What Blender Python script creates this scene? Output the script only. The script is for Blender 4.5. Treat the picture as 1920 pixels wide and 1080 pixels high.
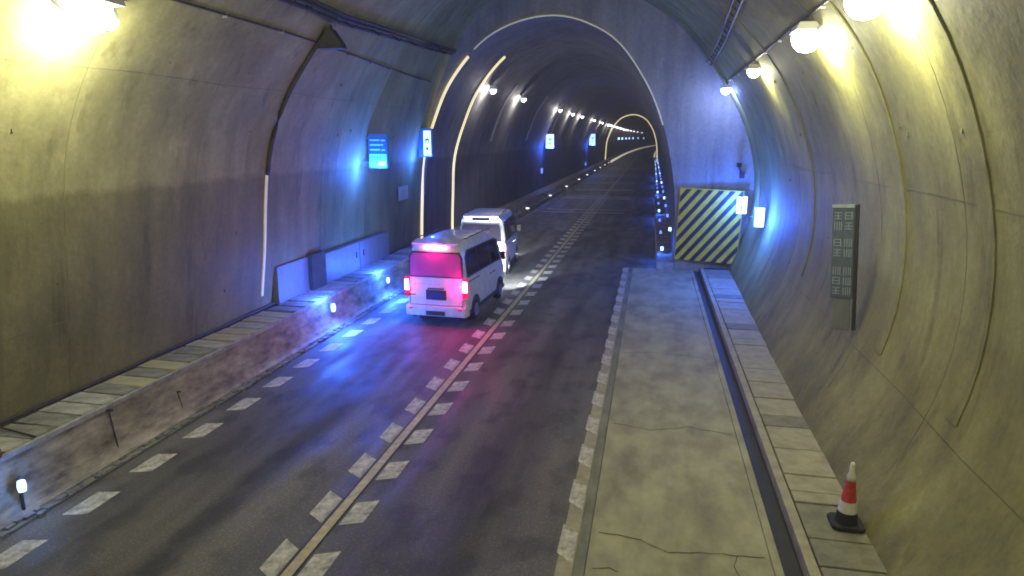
import bpy, bmesh, math, random
from mathutils import Vector, Matrix
random.seed(7)
R = math.radians
sc = bpy.context.scene
for o in list(bpy.data.objects): bpy.data.objects.remove(o)

# ------------------------------------------------------------------ camera
cam_data = bpy.data.cameras.new('camera')
cam = bpy.data.objects.new('camera', cam_data)
sc.collection.objects.link(cam); sc.camera = cam
cam_data.sensor_width = 36.0
cam_data.lens = 36.0*1250/1920
cam_data.clip_start = 0.05; cam_data.clip_end = 3000
YAW, PITCH, CAMH = R(11.684), R(12.713), 5.5
cam.location = (0, 0, CAMH)
cam.rotation_euler = (math.pi/2-PITCH, 0, YAW)

# ------------------------------------------------------------------ world (tunnel is closed, the sky only tints what leaks)
w = bpy.data.worlds.new('World'); sc.world = w; w.use_nodes = True
nt = w.node_tree; nt.nodes.clear()
wo = nt.nodes.new('ShaderNodeOutputWorld'); wb = nt.nodes.new('ShaderNodeBackground'); sk = nt.nodes.new('ShaderNodeTexSky')
sk.sky_type = 'NISHITA'; sk.sun_disc = False; sk.sun_elevation = R(8); sk.sun_rotation = R(120)
wb.inputs['Strength'].default_value = 0.05
nt.links.new(sk.outputs[0], wb.inputs[0]); nt.links.new(wb.outputs[0], wo.inputs[0])
sc.view_settings.view_transform = 'Standard'; sc.view_settings.look = 'None'
sc.view_settings.exposure = 0.0; sc.view_settings.gamma = 1.0
sc.view_settings.use_curve_mapping = False
sc.cycles.max_bounces = 6; sc.cycles.diffuse_bounces = 4; sc.cycles.glossy_bounces = 3
sc.cycles.use_denoising = True
sc.cycles.filter_width = 1.8

# lamp powers (W) and colours
P_RIGHT, P_LEFT, P_NARROW = 275.0, 450.0, 165.0
C_WARM = (1.0, 0.97, 0.60); C_LEFT = (1.0, 0.97, 0.62); C_NARROW = (1.0, 0.93, 0.84)
C_BLUE = (0.03, 0.13, 1.0); C_RED = (1.0, 0.01, 0.34)

# ------------------------------------------------------------------ helpers
COL = sc.collection
def link(name, me, parent=None, loc=None):
    o = bpy.data.objects.new(name, me); COL.objects.link(o)
    if parent is not None: o.parent = parent
    if loc is not None: o.location = loc
    return o
def tag(o, label=None, cat=None, group=None, kind=None):
    if label: o['label'] = label
    if cat: o['category'] = cat
    if group: o['group'] = group
    if kind: o['kind'] = kind
    return o
def empty(name, loc=(0,0,0), rz=0.0):
    o = bpy.data.objects.new(name, None); COL.objects.link(o); o.location = loc; o.rotation_euler = (0,0,rz)
    o.empty_display_size = 0.2
    return o
class MB:
    def __init__(s): s.v = []; s.f = []
    def quad(s, a, b, c, d): n = len(s.v); s.v += [a,b,c,d]; s.f.append((n,n+1,n+2,n+3)); return s
    def box(s, x0, x1, y0, y1, z0, z1):
        n = len(s.v)
        s.v += [(x0,y0,z0),(x1,y0,z0),(x1,y1,z0),(x0,y1,z0),(x0,y0,z1),(x1,y0,z1),(x1,y1,z1),(x0,y1,z1)]
        s.f += [tuple(n+i for i in q) for q in ((0,3,2,1),(4,5,6,7),(0,1,5,4),(1,2,6,5),(2,3,7,6),(3,0,4,7))]
        return s
    def prism(s, pts, z0, z1, axis='z'):
        """polygon pts (u,v) extruded z0..z1 along axis"""
        n = len(s.v); k = len(pts)
        def P(u, v, h): return {'z':(u,v,h),'y':(u,h,v),'x':(h,u,v)}[axis]
        s.v += [P(u,v,z0) for u,v in pts]+[P(u,v,z1) for u,v in pts]
        s.f.append(tuple(n+i for i in reversed(range(k)))); s.f.append(tuple(n+k+i for i in range(k)))
        for i in range(k): j = (i+1)%k; s.f.append((n+i,n+j,n+k+j,n+k+i))
        return s
    def tube(s, pts, r, seg=8, caps=True):
        pts = [Vector(p) for p in pts]; n0 = len(s.v)
        rr = r if isinstance(r, (list,tuple)) else [r]*len(pts)
        for i, p in enumerate(pts):
            t = (pts[min(i+1,len(pts)-1)]-pts[max(i-1,0)]).normalized()
            a = Vector((0,0,1)) if abs(t.z) < .9 else Vector((1,0,0))
            u = t.cross(a).normalized(); v = t.cross(u)
            for k in range(seg):
                an = 2*math.pi*k/seg
                s.v.append(tuple(p+u*math.cos(an)*rr[i]+v*math.sin(an)*rr[i]))
        for i in range(len(pts)-1):
            for k in range(seg):
                a = n0+i*seg+k; b = n0+i*seg+(k+1)%seg
                s.f.append((a,b,b+seg,a+seg))
        if caps:
            s.f.append(tuple(n0+k for k in reversed(range(seg)))); m = n0+(len(pts)-1)*seg
            s.f.append(tuple(m+k for k in range(seg)))
        return s
    def lathe(s, prof, c=(0,0,0), seg=20):
        n0 = len(s.v)
        for r, z in prof:
            for k in range(seg):
                an = 2*math.pi*k/seg; s.v.append((c[0]+r*math.cos(an), c[1]+r*math.sin(an), c[2]+z))
        for i in range(len(prof)-1):
            for k in range(seg):
                a = n0+i*seg+k; b = n0+i*seg+(k+1)%seg
                s.f.append((a,b,b+seg,a+seg))
        s.f.append(tuple(n0+k for k in reversed(range(seg)))); m = n0+(len(prof)-1)*seg
        s.f.append(tuple(m+k for k in range(seg)))
        return s
    def mesh(s, name, mat, bevel=0, smooth=False):
        me = bpy.data.meshes.new(name); me.from_pydata(s.v, [], s.f)
        bm = bmesh.new(); bm.from_mesh(me)
        bmesh.ops.remove_doubles(bm, verts=bm.verts, dist=1e-5)
        if bevel:
            bmesh.ops.bevel(bm, geom=[e for e in bm.edges], offset=bevel, segments=2, affect='EDGES', clamp_overlap=True)
        bmesh.ops.recalc_face_normals(bm, faces=bm.faces)
        bm.to_mesh(me); bm.free()
        if mat: me.materials.append(mat)
        if smooth:
            for p in me.polygons: p.use_smooth = True
        return me
    def build(s, name, mat, parent=None, bevel=0, smooth=False, loc=None):
        return link(name, s.mesh(name, mat, bevel, smooth), parent, loc)
def box(name, mat, parent, x0,x1,y0,y1,z0,z1, bevel=0):
    return MB().box(x0,x1,y0,y1,z0,z1).build(name, mat, parent, bevel)
def copy_tree(o, parent=None):
    c = o.copy(); COL.objects.link(c)
    if parent is not None: c.parent = parent
    for ch in o.children: copy_tree(ch, c)
    return c

# ------------------------------------------------------------------ materials
def mat(name, base=(.5,.5,.5), rough=.7, metal=0, var=.15, scale=3, bump=.0, bscale=40, emit=None, estr=0, spec=.5, stretch=(1,1,1), base2=None, coat=0):
    m = bpy.data.materials.new(name); m.use_nodes = True; t = m.node_tree; b = t.nodes['Principled BSDF']
    b.inputs['Roughness'].default_value = rough; b.inputs['Metallic'].default_value = metal
    b.inputs['Specular IOR Level'].default_value = spec
    b.inputs['Coat Weight'].default_value = coat
    if emit:
        b.inputs['Emission Color'].default_value = (*emit,1); b.inputs['Emission Strength'].default_value = estr
    b.inputs['Base Color'].default_value = (*base,1)
    if var or bump:
        tc = t.nodes.new('ShaderNodeTexCoord'); mp = t.nodes.new('ShaderNodeMapping'); mp.inputs['Scale'].default_value = stretch
        t.links.new(tc.outputs['Object'], mp.inputs[0])
        if var:
            n = t.nodes.new('ShaderNodeTexNoise'); n.inputs['Scale'].default_value = scale; n.inputs['Detail'].default_value = 8; n.inputs['Roughness'].default_value = .62
            t.links.new(mp.outputs[0], n.inputs['Vector'])
            r = t.nodes.new('ShaderNodeValToRGB'); r.color_ramp.elements[0].position = .32; r.color_ramp.elements[1].position = .68
            lo = tuple(c*(1-var) for c in base) if base2 is None else base2
            hi = tuple(min(1,c*(1+var)) for c in base)
            r.color_ramp.elements[0].color = (*lo,1); r.color_ramp.elements[1].color = (*hi,1)
            t.links.new(n.outputs[0], r.inputs[0]); t.links.new(r.outputs[0], b.inputs['Base Color'])
        if bump:
            n2 = t.nodes.new('ShaderNodeTexNoise'); n2.inputs['Scale'].default_value = bscale; n2.inputs['Detail'].default_value = 6
            t.links.new(mp.outputs[0], n2.inputs['Vector'])
            bp = t.nodes.new('ShaderNodeBump'); bp.inputs['Strength'].default_value = bump; bp.inputs['Distance'].default_value = .02
            t.links.new(n2.outputs[0], bp.inputs['Height']); t.links.new(bp.outputs[0], b.inputs['Normal'])
    return m

def wall_mat(name, hi, lo, band, band_z=4.55):
    """lining concrete: plaster above, darker painted dado below band_z on the left wall; streaks and blotches"""
    m = bpy.data.materials.new(name); m.use_nodes = True; t = m.node_tree; N = t.nodes; L = t.links; b = N['Principled BSDF']
    b.inputs['Roughness'].default_value = .72; b.inputs['Specular IOR Level'].default_value = .3
    g = N.new('ShaderNodeNewGeometry')
    def noise(scale, sx=(1,1,1), det=7, rough=.6):
        mp = N.new('ShaderNodeMapping'); mp.inputs['Scale'].default_value = sx; L.new(g.outputs['Position'], mp.inputs[0])
        n = N.new('ShaderNodeTexNoise'); n.inputs['Scale'].default_value = scale; n.inputs['Detail'].default_value = det; n.inputs['Roughness'].default_value = rough
        L.new(mp.outputs[0], n.inputs['Vector']); return n.outputs[0]
    def ramp(src, a, c, p0, p1):
        r = N.new('ShaderNodeValToRGB'); r.color_ramp.elements[0].position = p0; r.color_ramp.elements[1].position = p1
        r.color_ramp.elements[0].color = (*a,1); r.color_ramp.elements[1].color = (*c,1); L.new(src, r.inputs[0]); return r.outputs[0]
    def mix(f, a, c, mode='MIX'):
        x = N.new('ShaderNodeMix'); x.data_type = 'RGBA'; x.blend_type = mode
        if isinstance(f, float): x.inputs[0].default_value = f
        else: L.new(f, x.inputs[0])
        for s_, v in ((6, a), (7, c)):
            if isinstance(v, tuple): x.inputs[s_].default_value = (*v,1)
            else: L.new(v, x.inputs[s_])
        return x.outputs[2]
    base = ramp(noise(.55, (1,1,1)), lo, hi, .3, .7)
    streak = ramp(noise(1.6, (1,1,.12), 6), (.62,.62,.60), (1.08,1.08,1.06), .3, .66)
    col = mix(.85, base, streak, 'MULTIPLY')
    fine = ramp(noise(9, (1,1,1), 9, .7), (.8,.8,.8), (1.08,1.08,1.08), .35, .62)
    col = mix(.7, col, fine, 'MULTIPLY')
    runs = ramp(noise(2.6, (1,1,.05), 4, .55), (.50,.49,.42), (1,1,1), .30, .40)
    col = mix(.55, col, runs, 'MULTIPLY')
    pale = ramp(noise(.9, (1,1,.5), 8, .7), (1,1,1), (1.30,1.28,1.24), .58, .66)
    col = mix(.8, col, pale, 'MULTIPLY')
    # painted dado
    sp = N.new('ShaderNodeSeparateXYZ'); L.new(g.outputs['Position'], sp.inputs[0])
    ad = N.new('ShaderNodeMath'); ad.operation = 'MULTIPLY_ADD'; ad.inputs[1].default_value = .35; L.new(noise(3), ad.inputs[0]); L.new(sp.outputs['Z'], ad.inputs[2])
    mr = N.new('ShaderNodeMapRange'); mr.inputs['From Min'].default_value = band_z+.10; mr.inputs['From Max'].default_value = band_z+.26
    mr.inputs['To Min'].default_value = 1; mr.inputs['To Max'].default_value = 0; L.new(ad.outputs[0], mr.inputs['Value'])
    bandc = mix(.75, col, band, 'MULTIPLY')
    col = mix(mr.outputs[0], col, bandc)
    L.new(col, b.inputs['Base Color'])
    bp = N.new('ShaderNodeBump'); bp.inputs['Strength'].default_value = .55; bp.inputs['Distance'].default_value = .03
    L.new(noise(4, (1,1,1), 10, .68), bp.inputs['Height']); L.new(bp.outputs[0], b.inputs['Normal'])
    return m

def road_mat():
    m = bpy.data.materials.new('asphalt'); m.use_nodes = True; t = m.node_tree; N = t.nodes; L = t.links; b = N['Principled BSDF']
    g = N.new('ShaderNodeNewGeometry')
    def noise(scale, sx, det=7):
        mp = N.new('ShaderNodeMapping'); mp.inputs['Scale'].default_value = sx; L.new(g.outputs['Position'], mp.inputs[0])
        n = N.new('ShaderNodeTexNoise'); n.inputs['Scale'].default_value = scale; n.inputs['Detail'].default_value = det
        L.new(mp.outputs[0], n.inputs['Vector']); return n.outputs[0]
    def ramp(src, a, c, p0, p1):
        r = N.new('ShaderNodeValToRGB'); r.color_ramp.elements[0].position = p0; r.color_ramp.elements[1].position = p1
        r.color_ramp.elements[0].color = (a,a,a,1); r.color_ramp.elements[1].color = (c,c,c,1); L.new(src, r.inputs[0]); return r.outputs[0]
    def mul(a, c, f=1.0):
        x = N.new('ShaderNodeMix'); x.data_type = 'RGBA'; x.blend_type = 'MULTIPLY'; x.inputs[0].default_value = f
        L.new(a, x.inputs[6]); L.new(c, x.inputs[7]); return x.outputs[2]
    r0 = N.new('ShaderNodeValToRGB'); r0.color_ramp.elements[0].position = .3; r0.color_ramp.elements[1].position = .72
    r0.color_ramp.elements[0].color = (.108,.102,.086,1); r0.color_ramp.elements[1].color = (.165,.156,.130,1)
    L.new(noise(.5, (1,.35,1)), r0.inputs[0])
    wear = ramp(noise(1.1, (1,.06,1), 5), .55, 1.2, .36, .62)
    stain = ramp(noise(1.7, (1,.6,1), 9), .55, 1.05, .38, .5)      # wheel tracks run along the road
    grain = ramp(noise(60, (1,1,1), 4), .72, 1.25, .3, .7)
    col = mul(mul(mul(r0.outputs[0], wear), grain), stain, .8)
    sx = N.new('ShaderNodeSeparateXYZ'); L.new(g.outputs['Position'], sx.inputs[0])
    wob = N.new('ShaderNodeMath'); wob.operation = 'MULTIPLY_ADD'; wob.inputs[1].default_value = .35; L.new(noise(.4, (1,.5,1), 3), wob.inputs[0]); L.new(sx.outputs['X'], wob.inputs[2])
    tm = N.new('ShaderNodeMapRange'); tm.inputs['From Min'].default_value = -9.0; tm.inputs['From Max'].default_value = -1.0; L.new(wob.outputs[0], tm.inputs['Value'])
    tk = N.new('ShaderNodeValToRGB'); els = tk.color_ramp.elements; els[0].position = 0; els[0].color = (1.12,1.10,1.02,1); els[1].position = 1; els[1].color = (1.05,1.05,1,1)
    for p_, v_ in ((.10,1.05),(.19,.70),(.27,1.0),(.38,.72),(.46,1.08),(.56,1.05),(.68,.72),(.77,.98),(.87,.70),(.95,1.0)):
        e_ = els.new(p_); e_.color = (v_,v_,v_,1)
    L.new(tm.outputs[0], tk.inputs[0]); col = mul(col, tk.outputs[0], .75)
    spk = ramp(noise(24, (1,1,1), 2), .8, 1.35, .52, .66); col = mul(col, spk, .8)
    L.new(col, b.inputs['Base Color'])
    rr = ramp(noise(2.0, (1,.2,1)), .52, .80, .35, .65); L.new(rr, b.inputs['Roughness'])
    bp = N.new('ShaderNodeBump'); bp.inputs['Strength'].default_value = .6; bp.inputs['Distance'].default_value = .008
    L.new(noise(90, (1,1,1), 3), bp.inputs['Height']); L.new(bp.outputs[0], b.inputs['Normal'])
    return m

M = {}
M['wall'] = wall_mat('lining_concrete', (.36,.345,.165), (.25,.24,.10), (.55,.53,.44))
M['wall_right'] = wall_mat('lining_concrete_ochre', (.38,.37,.135), (.215,.205,.08), (.86,.82,.74), 3.1)
M['wall_far'] = wall_mat('lining_concrete_grey', (.24,.235,.24), (.15,.145,.15), (.55,.52,.5))
M['head'] = wall_mat('headwall_plaster', (.42,.41,.35), (.32,.31,.26), (1,1,1), -5)
M['road'] = road_mat()
M['layby'] = mat('layby_concrete', (.36,.35,.22), .8, var=.22, scale=1.6, bump=.5, bscale=30, stretch=(1,.5,1), base2=(.215,.20,.14))
M['gutter'] = mat('gutter_concrete', (.20,.20,.15), .8, var=.35, scale=3, bump=.6, bscale=20, stretch=(1,.3,1))
M['slab_light'] = mat('slab_light', (.36,.335,.235), .85, var=.2, scale=4, bump=.5, bscale=30)
M['slab_dark'] = mat('slab_dark', (.22,.215,.155), .85, var=.25, scale=4, bump=.5, bscale=30)
M['slab_grey'] = mat('cover_grey', (.34,.34,.33), .8, var=.35, scale=5, bump=.6, bscale=25)
M['slab_grey2'] = mat('cover_grey_dirty', (.20,.20,.19), .85, var=.4, scale=5, bump=.6, bscale=25)
M['face'] = mat('walkway_face', (.30,.27,.205), .8, var=.5, scale=2.6, bump=.9, bscale=9, stretch=(1,.6,1.4), base2=(.095,.08,.06))
M['joint'] = mat('dark_joint', (.05,.05,.045), .9, var=.3)
M['stainline'] = mat('stain_line', (.17,.16,.09), .9, var=.5, scale=2)
M['plate_white'] = mat('plate_white', (.80,.79,.72), .6, var=.06)
M['paint'] = mat('road_paint', (.68,.66,.56), .7, var=.10, scale=7, bump=.4, bscale=60, base2=(.24,.23,.19))
M['yellowline'] = mat('old_yellow_line', (.52,.46,.27), .65, var=.25, scale=7, bump=.3, bscale=60)
M['tar'] = mat('tar_line', (.03,.03,.03), .7, var=.2)
M['crack'] = mat('crack', (.07,.065,.05), .95, var=.2)
M['steel'] = mat('galvanised_steel', (.35,.35,.35), .45, .8, var=.2, scale=12)
M['dark'] = mat('dark_paint', (.03,.03,.035), .5, var=.2, scale=10)
M['tray'] = mat('tray_rusty', (.055,.045,.045), .6, .3, var=.4, scale=6)
M['cabinet'] = mat('cabinet_grey', (.16,.17,.18), .5, var=.15, scale=4)
M['dark_bay'] = mat('recess_shade', (.045,.05,.035), .8, var=.3, scale=4)
M['cream'] = mat('reflective_strip_glow', (.75,.72,.5), .5, var=.1, emit=(1,.86,.42), estr=.95)  # retro-reflective strips, no lamps: their shine is put in as emission
M['cream_dim'] = mat('reflective_strip_glow_dim', (.7,.68,.5), .5, var=.1, emit=(.9,.86,.60), estr=.22)
M['seam'] = mat('joint_filler', (.42,.39,.20), .7, var=.3, scale=3)
M['seam_far'] = mat('joint_filler_far', (.55,.53,.46), .7, var=.3, scale=3)
M['lampglass'] = mat('lamp_glass', (1,1,.95), .3, var=0, emit=(1,1,.96), estr=20)
M['lampglass_cool'] = mat('lamp_glass_cool', (1,1,1), .3, var=0, emit=(.90,.88,1), estr=5)
M['blueglass'] = mat('blue_glass', (.3,.5,1), .3, var=0, emit=(.35,.62,1), estr=4)
M['bluedim'] = mat('blue_glass_dim', (.2,.3,1), .3, var=0, emit=(.14,.26,1), estr=1.5)
M['signlit'] = mat('sign_lit_white', (.8,.9,1), .3, var=0, emit=(.62,.86,1), estr=1.3)
M['signwarm'] = mat('sign_lit_warm', (1,1,.8), .3, var=0, emit=(.86,1,.75), estr=2.2)
M['cyan'] = mat('sign_lit_cyan', (.1,.6,.8), .3, var=.25, scale=6, emit=(.08,.50,.72), estr=.75)
M['greenlit'] = mat('sign_lit_green', (.3,1,.8), .3, var=0, emit=(.35,1,.75), estr=1.5)
M['signblue'] = mat('sign_blue', (.03,.09,.22), .4, var=.2, scale=8, emit=(.02,.10,.25), estr=.5)
M['signblue_r'] = mat('sign_blue_grey', (.10,.13,.19), .4, var=.25, scale=8)
M['signtext'] = mat('sign_text', (.33,.40,.46), .5, var=.2, scale=10)
M['yellow'] = mat('board_yellow', (.74,.52,.035), .5, var=.18, scale=3)
M['black'] = mat('board_black', (.02,.02,.02), .5, var=.2)
M['conered'] = mat('cone_red', (.55,.06,.05), .5, var=.3, scale=14)
M['conewhite'] = mat('cone_white', (.75,.72,.68), .5, var=.15, scale=14)
M['rubber'] = mat('rubber', (.025,.025,.025), .8, var=.3, scale=12)
M['vanpaint'] = mat('van_white_paint', (.72,.71,.68), .35, var=.05, scale=4, coat=.4, base2=(.55,.53,.49), bump=.03, bscale=6)
M['vanglass'] = mat('van_glass', (.015,.012,.018), .08, var=0, spec=.8)
M['rearglass_redlit'] = mat('van_rear_glass_red_glow', (.50,.07,.24), .35, var=.1, scale=3, spec=.8)  # magenta glow of the brake light put into the glass colour
M['trim'] = mat('van_trim', (.04,.04,.04), .6, var=.2)
M['brake'] = mat('brake_lens_lit', (.8,.02,.05), .3, var=0, emit=(1,.30,.66), estr=11)
M['brakedim'] = mat('lens_red', (.5,.01,.03), .25, var=0, emit=(1,.02,.1), estr=.6)
M['lens_off'] = mat('lens_red_unlit', (.30,.03,.04), .25, var=0)
M['headlight'] = mat('headlight_lit', (1,1,1), .2, var=0, emit=(.9,.95,1), estr=6)
M['chrome'] = mat('chrome', (.6,.6,.6), .2, .9, var=0)
M['plate'] = mat('plate_blue', (.02,.05,.2), .4, var=0)
M['rust'] = mat('rust_red', (.16,.03,.02), .7, var=.3, scale=20)
M['reflector'] = mat('kerb_reflector_glow', (1,.95,.8), .3, var=0, emit=(1,.93,.80), estr=2.2)  # reflectors given their own glow in place of returned light
M['kerbglow'] = mat('kerb_white_glow', (.6,.58,.5), .6, var=.2, emit=(.95,.85,.6), estr=.75)  # reflective kerb paint, no lamp: brightness put in as emission

# ------------------------------------------------------------------ cross-sections
def resample(pts, n):
    P = []
    k = len(pts)
    for i in range(k-1):                                            # Catmull-Rom
        p0 = pts[max(i-1,0)]; p1 = pts[i]; p2 = pts[i+1]; p3 = pts[min(i+2,k-1)]
        for j in range(12):
            t = j/12
            P.append(tuple(.5*((2*p1[a])+(-p0[a]+p2[a])*t+(2*p0[a]-5*p1[a]+4*p2[a]-p3[a])*t*t+(-p0[a]+3*p1[a]-3*p2[a]+p3[a])*t**3) for a in (0,1)))
    P.append(pts[-1])
    s = [0]
    for a, b in zip(P, P[1:]): s.append(s[-1]+math.dist(a, b))
    out = []; j = 0
    for i in range(n):
        d = s[-1]*i/(n-1)
        while j < len(s)-2 and s[j+1] < d: j += 1
        f = (d-s[j])/max(s[j+1]-s[j],1e-9)
        out.append(tuple(P[j][a]*(1-f)+P[j+1][a]*f for a in (0,1)))
    return out
NP = 73
RING = resample([(-10.22,-.3),(-10.22,1.0),(-9.98,2.6),(-9.82,4.0),(-9.6,5.2),(-9.12,6.3),(-8.35,7.35),(-7.35,8.4),(-6.0,9.4),(-4.3,10.2),(-2.5,10.3),(-.7,9.8),(.9,8.95),(2.1,8.0),(3.0,7.0),(3.65,5.7),(4.05,4.2),(4.08,2.7),(3.75,1.4),(3.12,.2),(2.98,-.3)], NP)
HEAD = resample([(-10.24,-.3),(-10.24,1.0),(-10.14,2.6),(-10.03,4.0),(-9.85,5.2),(-9.55,6.5),(-9.1,7.9),(-8.3,9.5),(-7.0,10.9),(-5.2,11.7),(-3.2,11.75),(-1.2,11.1),(.5,10.1),(1.8,8.8),(2.95,7.1),(3.65,5.7),(4.05,4.2),(4.08,2.7),(3.75,1.4),(3.3,.2),(3.2,-.3)], NP)
NARR = resample([(-10.2,-.3),(-10.19,1.17),(-10.13,2.6),(-10.0,4.53),(-9.41,6.37),(-8.65,7.92),(-7.33,9.4),(-5.9,10.15),(-4.28,10.4),(-2.9,10.1),(-1.55,9.3),(-.42,7.8),(.28,6.31),(.75,4.6),(1.0,2.9),(1.08,1.17),(1.08,-.3)], NP)
YH = 28.8
def wide(Y):
    f = min(max((Y-14.0)/(YH-14.0),0),1); f = f*f*(3-2*f)*.6+f*.4
    return [tuple(a[i]*(1-f)+b[i]*f for i in (0,1)) for a, b in zip(RING, HEAD)]
def bend(Y):                                                        # the far tunnel curves gently to the right
    return max(0, Y-185)**2/(2*4200)
def loft(name, profs, m, parent=None, thick=.25, smooth=True):
    """profs: list of (Y, pts). inner skin plus outer skin so that the lining has thickness"""
    v = []; f = []
    n = len(profs[0][1])
    for Y, P in profs: v += [(x+bend(Y), Y, z) for x, z in P]
    for i in range(len(profs)-1):
        for k in range(n-1):
            a = i*n+k; f.append((a, a+1, a+1+n, a+n))
    me = bpy.data.meshes.new(name); me.from_pydata(v, [], f)
    bm = bmesh.new(); bm.from_mesh(me)
    bmesh.ops.recalc_face_normals(bm, faces=bm.faces)
    cx = Vector((-4, profs[0][0], 4)); bm.faces.ensure_lookup_table()
    fc = bm.faces[10]
    if (cx-fc.calc_center_median()).dot(fc.normal) < 0: bmesh.ops.reverse_faces(bm, faces=bm.faces)
    for e in bm.edges:
        if e.is_boundary: e.smooth = False
    bm.to_mesh(me); bm.free(); me.materials.append(m)
    if smooth:
        for p in me.polygons: p.use_smooth = True
    o = link(name, me, parent)
    if thick:
        md = o.modifiers.new('thickness', 'SOLIDIFY'); md.thickness = thick; md.offset = -1
    return o
def scale_in(P, d):                                                 # move a profile inward by d
    out = []
    for i, p in enumerate(P):
        a = P[max(i-1,0)]; b = P[min(i+1,len(P)-1)]
        t = (b[0]-a[0], b[1]-a[1]); l = math.hypot(*t) or 1
        out.append((p[0]+t[1]/l*d, p[1]-t[0]/l*d))
    return out
def band(name, Y, P, w_, d, m, parent=None):
    """a raised strip following the profile"""
    A = scale_in(P, -.002); B = scale_in(P, d)
    mb = MB(); n = len(P); dx = bend(Y)
    for k in range(n-1):
        a0, a1, b0, b1 = A[k], A[k+1], B[k], B[k+1]
        q = lambda p, y: (p[0]+dx, y, p[1])
        mb.quad(q(b0,Y-w_/2), q(b1,Y-w_/2), q(b1,Y+w_/2), q(b0,Y+w_/2))
        mb.quad(q(a0,Y-w_/2), q(a1,Y-w_/2), q(b1,Y-w_/2), q(b0,Y-w_/2))
        mb.quad(q(a0,Y+w_/2), q(a1,Y+w_/2), q(b1,Y+w_/2), q(b0,Y+w_/2))
    return mb.build(name, m, parent)
def on_profile(P, z, side):
    best = None
    for a, b in zip(P, P[1:]):
        if (a[1]-z)*(b[1]-z) <= 0 and a[1] != b[1]:
            x = a[0]+(b[0]-a[0])*(z-a[1])/(b[1]-a[1])
            if (side < 0 and x < -4) or (side > 0 and x > -4): best = x
    return best

# ------------------------------------------------------------------ lining of the wide bay: left and right halves, segment by segment
wt = empty('wide_tunnel_lining', (-4, -20, 0))
tag(wt, 'stained olive concrete vault over the wide near part of the tunnel, walls and ceiling', 'tunnel vault')
def at(o, root): o.parent = root; o.matrix_parent_inverse = Matrix.Translation(-root.location)
HALF = NP//2
joints = [-24,-12,0,4.2,9.0,11.9,15.8,18.2,22.5,27.1,YH]
for i in range(len(joints)-1):
    a, b = joints[i], joints[i+1]
    ys = [a+(b-a)*k/3 for k in range(4)]
    o = loft('left_lining_segment', [(y, wide(y)[:HALF+1]) for y in ys], M['wall']); at(o, wt)
    o = loft('right_lining_segment', [(y, wide(y)[HALF:]) for y in ys], M['wall_right']); at(o, wt)
for y, w_ in ((9.0,.22),(11.9,.2),(18.2,.10),(27.1,.12),(28.4,.10)):  # ribs at joints, also put in to imitate bright lamp streaks on the wall
    P = wide(y)
    o = band('joint_strip', y, P[int(NP*.66):int(NP*.93)], w_*1.6, .02, M['wall_right']); at(o, wt)
o = band('joint_strip', 22.5, wide(22.5)[:int(NP*.5)], .06, .01, M['wall']); at(o, wt)
for y in (4.2,9.6,13.0,19.9,22.5,25.2):
    P = wide(y)
    for side_, Q in (('l', P[2:HALF+1]), ('r', P[HALF:-3])):
        o = band('casting_joint', y, Q, .013, .003, M['stainline']); at(o, wt)
def pour_line(z, side, y0, y1):
    mb = MB(); ys_ = [y0+(y1-y0)*k/24 for k in range(25)]; pts = []
    for q in ys_:
        P = wide(q); pts.append((on_profile(P, z+.02*math.sin(q*1.3), side)-side*.006, q, z+.02*math.sin(q*1.3)))
    for a_, b_ in zip(pts, pts[1:]): mb.quad((a_[0],a_[1],a_[2]-.005),(b_[0],b_[1],b_[2]-.005),(b_[0],b_[1],b_[2]+.005),(a_[0],a_[1],a_[2]+.005))
    o = mb.build('pour_line', M['stainline']); at(o, wt)
for z_ in (2.35, 6.6): pour_line(z_, -1, 0, 28.5)
for z_ in (1.7, 4.7): pour_line(z_, 1, 0, 28.5)
random.seed(21)
for k in range(48):
    side = random.choice((-1,1)); q = random.uniform(6, 27); z_ = random.choice((1.9,3.1,4.2,5.6,6.9))+random.uniform(-.15,.15); x_ = on_profile(wide(q), z_, side)
    r_ = random.uniform(.012,.035)
    o = MB().box(x_-.012,x_+.012,q-r_,q+r_,z_-r_*random.uniform(.8,2.5),z_+r_).build('pock_mark', M['stainline']); at(o, wt)
# back end behind the camera
P = wide(-24); mb = MB(); mb.prism([(x,z) for x,z in P], -24.6, -24.02, 'y')
o = mb.build('end_wall', M['wall']); at(o, wt)

# seam conduit and reflective strip with added glow at the first ring (y 15.8): dark cable above, cream strip below
P = wide(15.8)
left = [p for p in P[:HALF] if p[1] > .97]
lo = [p for p in left if p[1] <= 4.6]; hi = [p for p in left if 4.45 <= p[1] <= 8.35]
o = band('reflective_strip', 15.8, scale_in(lo,.0), .075, .04, M['cream_dim'])
tag(o, 'cream reflective strip with added glow running up the left wall from the walkway to a dark cable', 'light strip')  # retro-reflective strip, no lamp: its shine is emission
o = MB().tube([(p[0], 15.8, p[1]) for p in scale_in(hi,.05)], .055, 8).build('hanging_cable', M['tray'], smooth=True)
tag(o, 'thick dark cable bundle climbing the left wall up to the dark wedge loudspeaker', 'cable')

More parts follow.
